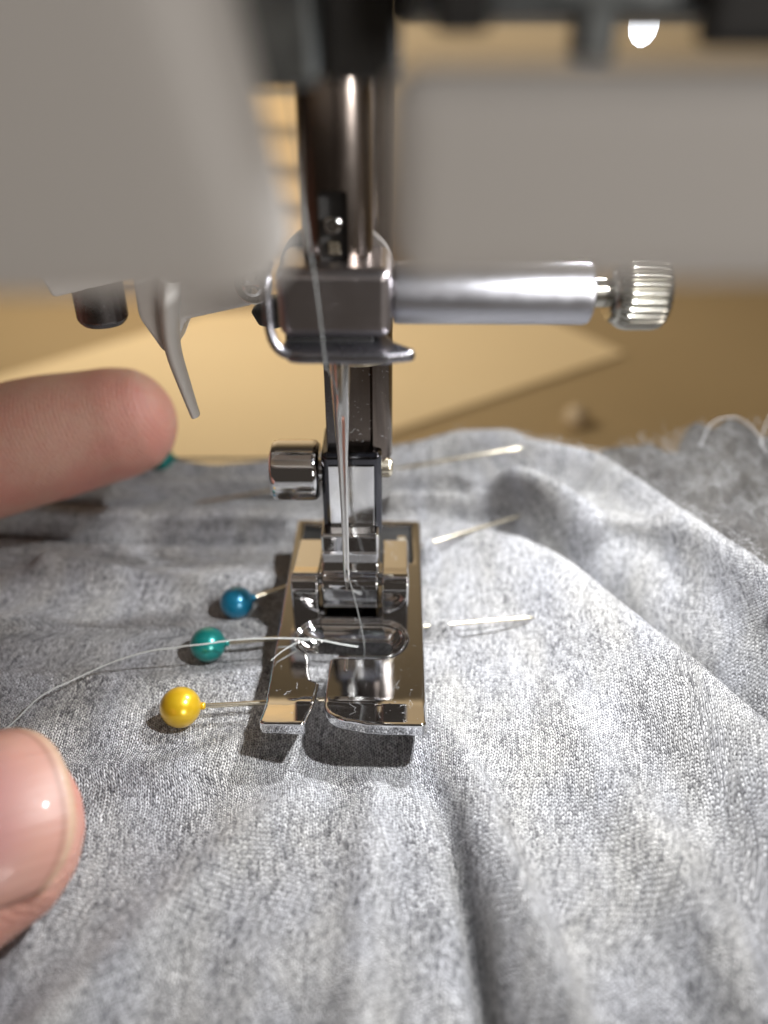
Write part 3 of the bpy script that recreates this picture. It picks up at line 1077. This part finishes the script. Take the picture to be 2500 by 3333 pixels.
tag(o, 'pale twisted thread tail leading left from the foot across the teal pin', 'thread')
fray = [(-3.2, -.5, 4.7), (-6.0, -.9, 5.0), (-8.2, -2.6, 4.9), (-9.6, -4.0, 4.5)]
o = link('thread_tail', twisted(fray, .05), THREAD, None)
tag(o, 'short frayed thread end lying on the left toe of the foot', 'thread')


# ---------------------------------------------------------------- hand
def hand():
    bmj = []
    def limb(pts, rad, flat=(1, 1), up=None, seg=24):
        path = catmull(pts, 6)
        n = len(path)
        rr = []
        for i in range(n):
            t = i / (n - 1) * (len(rad) - 1)
            a = int(min(t, len(rad) - 2)); f = t - a
            f = f * f * (3 - 2 * f)
            rr.append(rad[a] * (1 - f) + rad[a + 1] * f)
        # rounded ends
        d0 = (path[0] - path[1]).normalized(); d1 = (path[-1] - path[-2]).normalized()
        head = [path[0] + d0 * rr[0] * math.sin(math.radians(a)) * .95 for a in (86, 70, 50, 28)]
        hr = [rr[0] * math.cos(math.radians(a)) for a in (86, 70, 50, 28)]
        tl = [path[-1] + d1 * rr[-1] * math.sin(math.radians(a)) * .95 for a in (28, 50, 70, 86)]
        tr = [rr[-1] * math.cos(math.radians(a)) for a in (28, 50, 70, 86)]
        bmj.append(sweep(head + path + tl, hr + rr + tr, seg=seg, flat=flat, up=up))
    # upper finger: index, pad towards the lens
    limb([(-37.0, 34.6, 19.0), (-50, 32.0, 17.0), (-62, 28.5, 14.8), (-74, 25, 16.5), (-90, 18, 24), (-108, 6, 28)], [9.2, 10.3, 10.2, 10.0, 10.6, 11.5], (1.0, .92), (0, -.3, 1))
    # middle, ring, little, folded behind the frame edge
    limb([(-72, 44, 12), (-86, 42, 20), (-100, 32, 30), (-116, 12, 32)], [8.6, 9.4, 9.8, 11.0])
    limb([(-84, 52, 12), (-96, 48, 22), (-110, 36, 32), (-124, 16, 33)], [8.2, 8.9, 9.3, 10.5])
    limb([(-96, 58, 12), (-106, 54, 22), (-118, 42, 30), (-131, 22, 31)], [7.0, 7.6, 8.0, 9.5])
    # thumb
    limb(THUMB, THUMB_R, (.78, 1.0), THUMB_N)
    # palm and wrist
    limb([(-106, 4, 27), (-118, 0, 27), (-134, -8, 24), (-150, -18, 22)], [15, 20, 20, 17], (.72, 1.25), (0.1, .1, 1))
    limb([(-118, 14, 30), (-132, 4, 27), (-150, -10, 24), (-175, -28, 22), (-205, -48, 22)], [14, 17, 18, 19, 22], (.8, 1.15), (0, 0, 1))
    limb([(-80, -28, 16), (-98, -20, 20), (-118, -10, 22), (-134, -6, 24)], [11.5, 14, 15, 15])
    me = merge(bmj)
    return me


THUMB = [(-32.6, -32.0, 8.8), (-36.5, -34.4, 9.1), (-43, -38.0, 9.8), (-52, -41, 11.5), (-64, -38, 14), (-80, -29, 17)]
THUMB_R = [9.7, 11.4, 12.4, 12.2, 11.6, 11.8]
THUMB_N = (.22, -.30, .92)

hm = hand()
ho = bpy.data.objects.new('hand', hm)
COL.objects.link(ho)
rm = ho.modifiers.new('r', 'REMESH'); rm.mode = 'VOXEL'; rm.voxel_size = .8
s1 = ho.modifiers.new('s', 'SMOOTH'); s1.factor = .5; s1.iterations = 5
dg = bpy.context.evaluated_depsgraph_get()
me = bpy.data.meshes.new_from_object(ho.evaluated_get(dg))
bpy.data.objects.remove(ho)
hand_o = link('hand', me, SKIN, None, True, None)
tag(hand_o, 'hand reaching in from the left with index finger and thumb on the fabric', 'hand')


def nail_mat():
    n = N('nail')
    # U runs along the nail (0 root .. 1 free edge)
    sep = n.node('ShaderNodeSeparateXYZ', {'Vector': n.uv()})
    u = sep.outputs[0]
    v2 = n.math('POWER', n.math('ABSOLUTE', n.math('MULTIPLY_ADD', sep.outputs[1], 2.0, -1.0)), 2.0)
    lun = n.math('ADD', u, n.math('MULTIPLY', v2, .22))
    c0 = n.ramp(lun, [(.0, (.58, .43, .42)), (.55, (.55, .39, .38)), (.60, (.41, .20, .21)), (.72, (.47, .235, .22)), (.9, (.52, .28, .225))])
    ce = n.ramp(u, [(.0, (0, 0, 0)), (.955, (0, 0, 0)), (.975, (1, 1, 1))])
    c = n.mix(ce, c0, n.mix(n.noise(1.2, 4, .7), (.62, .46, .32), (.46, .30, .21)))
    rim = n.ramp(u, [(.0, (1, 1, 1)), (.93, (1, 1, 1)), (.95, (.5, .46, .38)), (.965, (1, 1, 1))])
    c = n.mix(.8, c, rim, 'MULTIPLY')
    c = n.mix(n.math('MULTIPLY', n.noise(.4, 4), .4), c, (.42, .23, .19))
    n.set(Base_Color=c, Roughness=.42)
    n.b.inputs['Subsurface Weight'].default_value = .3
    n.b.inputs['Subsurface Radius'].default_value = (1.4, .6, .4)
    n.b.inputs['Subsurface Scale'].default_value = .5
    n.b.inputs['Coat Weight'].default_value = .12
    w = n.noise(1.0, 4, .6, n.vmap(n.uv(), (1.4, 20, 1)))
    n.bump(w, .30, .5)
    return n.m


def nail():
    T0 = Vector(THUMB[1]); T1 = Vector(THUMB[0])
    ax = (T1 - T0).normalized()
    nn = Vector(THUMB_N); nn = (nn - ax * nn.dot(ax)).normalized()
    w = ax.cross(nn).normalized()
    cen = Vector(THUMB[0])
    nu, nv = 36, 28
    V, Fc, UVs = [], [], []
    for i in range(nu + 1):
        u = i / nu
        for j in range(nv + 1):
            v = j / nv * 2 - 1
            edge = 8.3 - 4.4 * abs(v) ** 2.4              # free edge is round
            root = -10.0 - 1.5 * (1 - v * v)
            s = root + (edge - root) * u
            half = 8.0
            ang = v * math.radians(66)
            rx = half / math.sin(math.radians(66))
            x = math.sin(ang) * rx
            dip = (1 - math.cos(ang)) * rx * .78
            fwd = max(0, s - 0.5)
            z = 8.05 - dip - .034 * fwd * fwd
            V.append(cen + ax * s + w * x + nn * z)
            UVs.append((u, j / nv))
    for i in range(nu):
        for j in range(nv):
            a = i * (nv + 1) + j
            Fc.append((a, a + 1, a + nv + 2, a + nv + 1))
    me = mesh_from(V, Fc)
    uvl = me.uv_layers.new(name='UVMap')
    for lp in me.loops:
        uvl.data[lp.index].uv = UVs[lp.vertex_index]
    o = link('thumb_nail', me, nail_mat(), hand_o, True, None)
    m = o.modifiers.new('t', 'SOLIDIFY'); m.thickness = .35; m.offset = -1
    tag(o, 'short glossy pink thumb nail with pale free edge')


nail()

# ---------------------------------------------------------------- blurred things behind
rk = empty('slatted_rack', (-95, 470, TZ))
tag(rk, 'pale wooden slatted rack blurred behind the machine, left of the needle bar', 'rack')
for i in range(7):
    z0 = TZ + 4 + i * 24
    link('slat', box((-190, 468, z0), (-10, 476, z0 + 17), 1.2, 2), WOOD, rk)
for x in (-186, -96, -18):
    link('post', box((x, 477, TZ), (x + 8, 485, TZ + 174), 1, 2), TABLE, rk)
bd = lathe((91, 240, TZ), (0, 0, 1), [(0, 1.5), (.4, 4.2), (2.5, 5.6), (4.5, 5.8), (7.5, 4.8), (9.5, 2.4), (10, .3)], 24)
o = link('bead', bd, plastic('pale_bead', (.62, .50, .34), .4), None)
tag(o, 'small pale bead on the table just behind the fabric', 'bead')
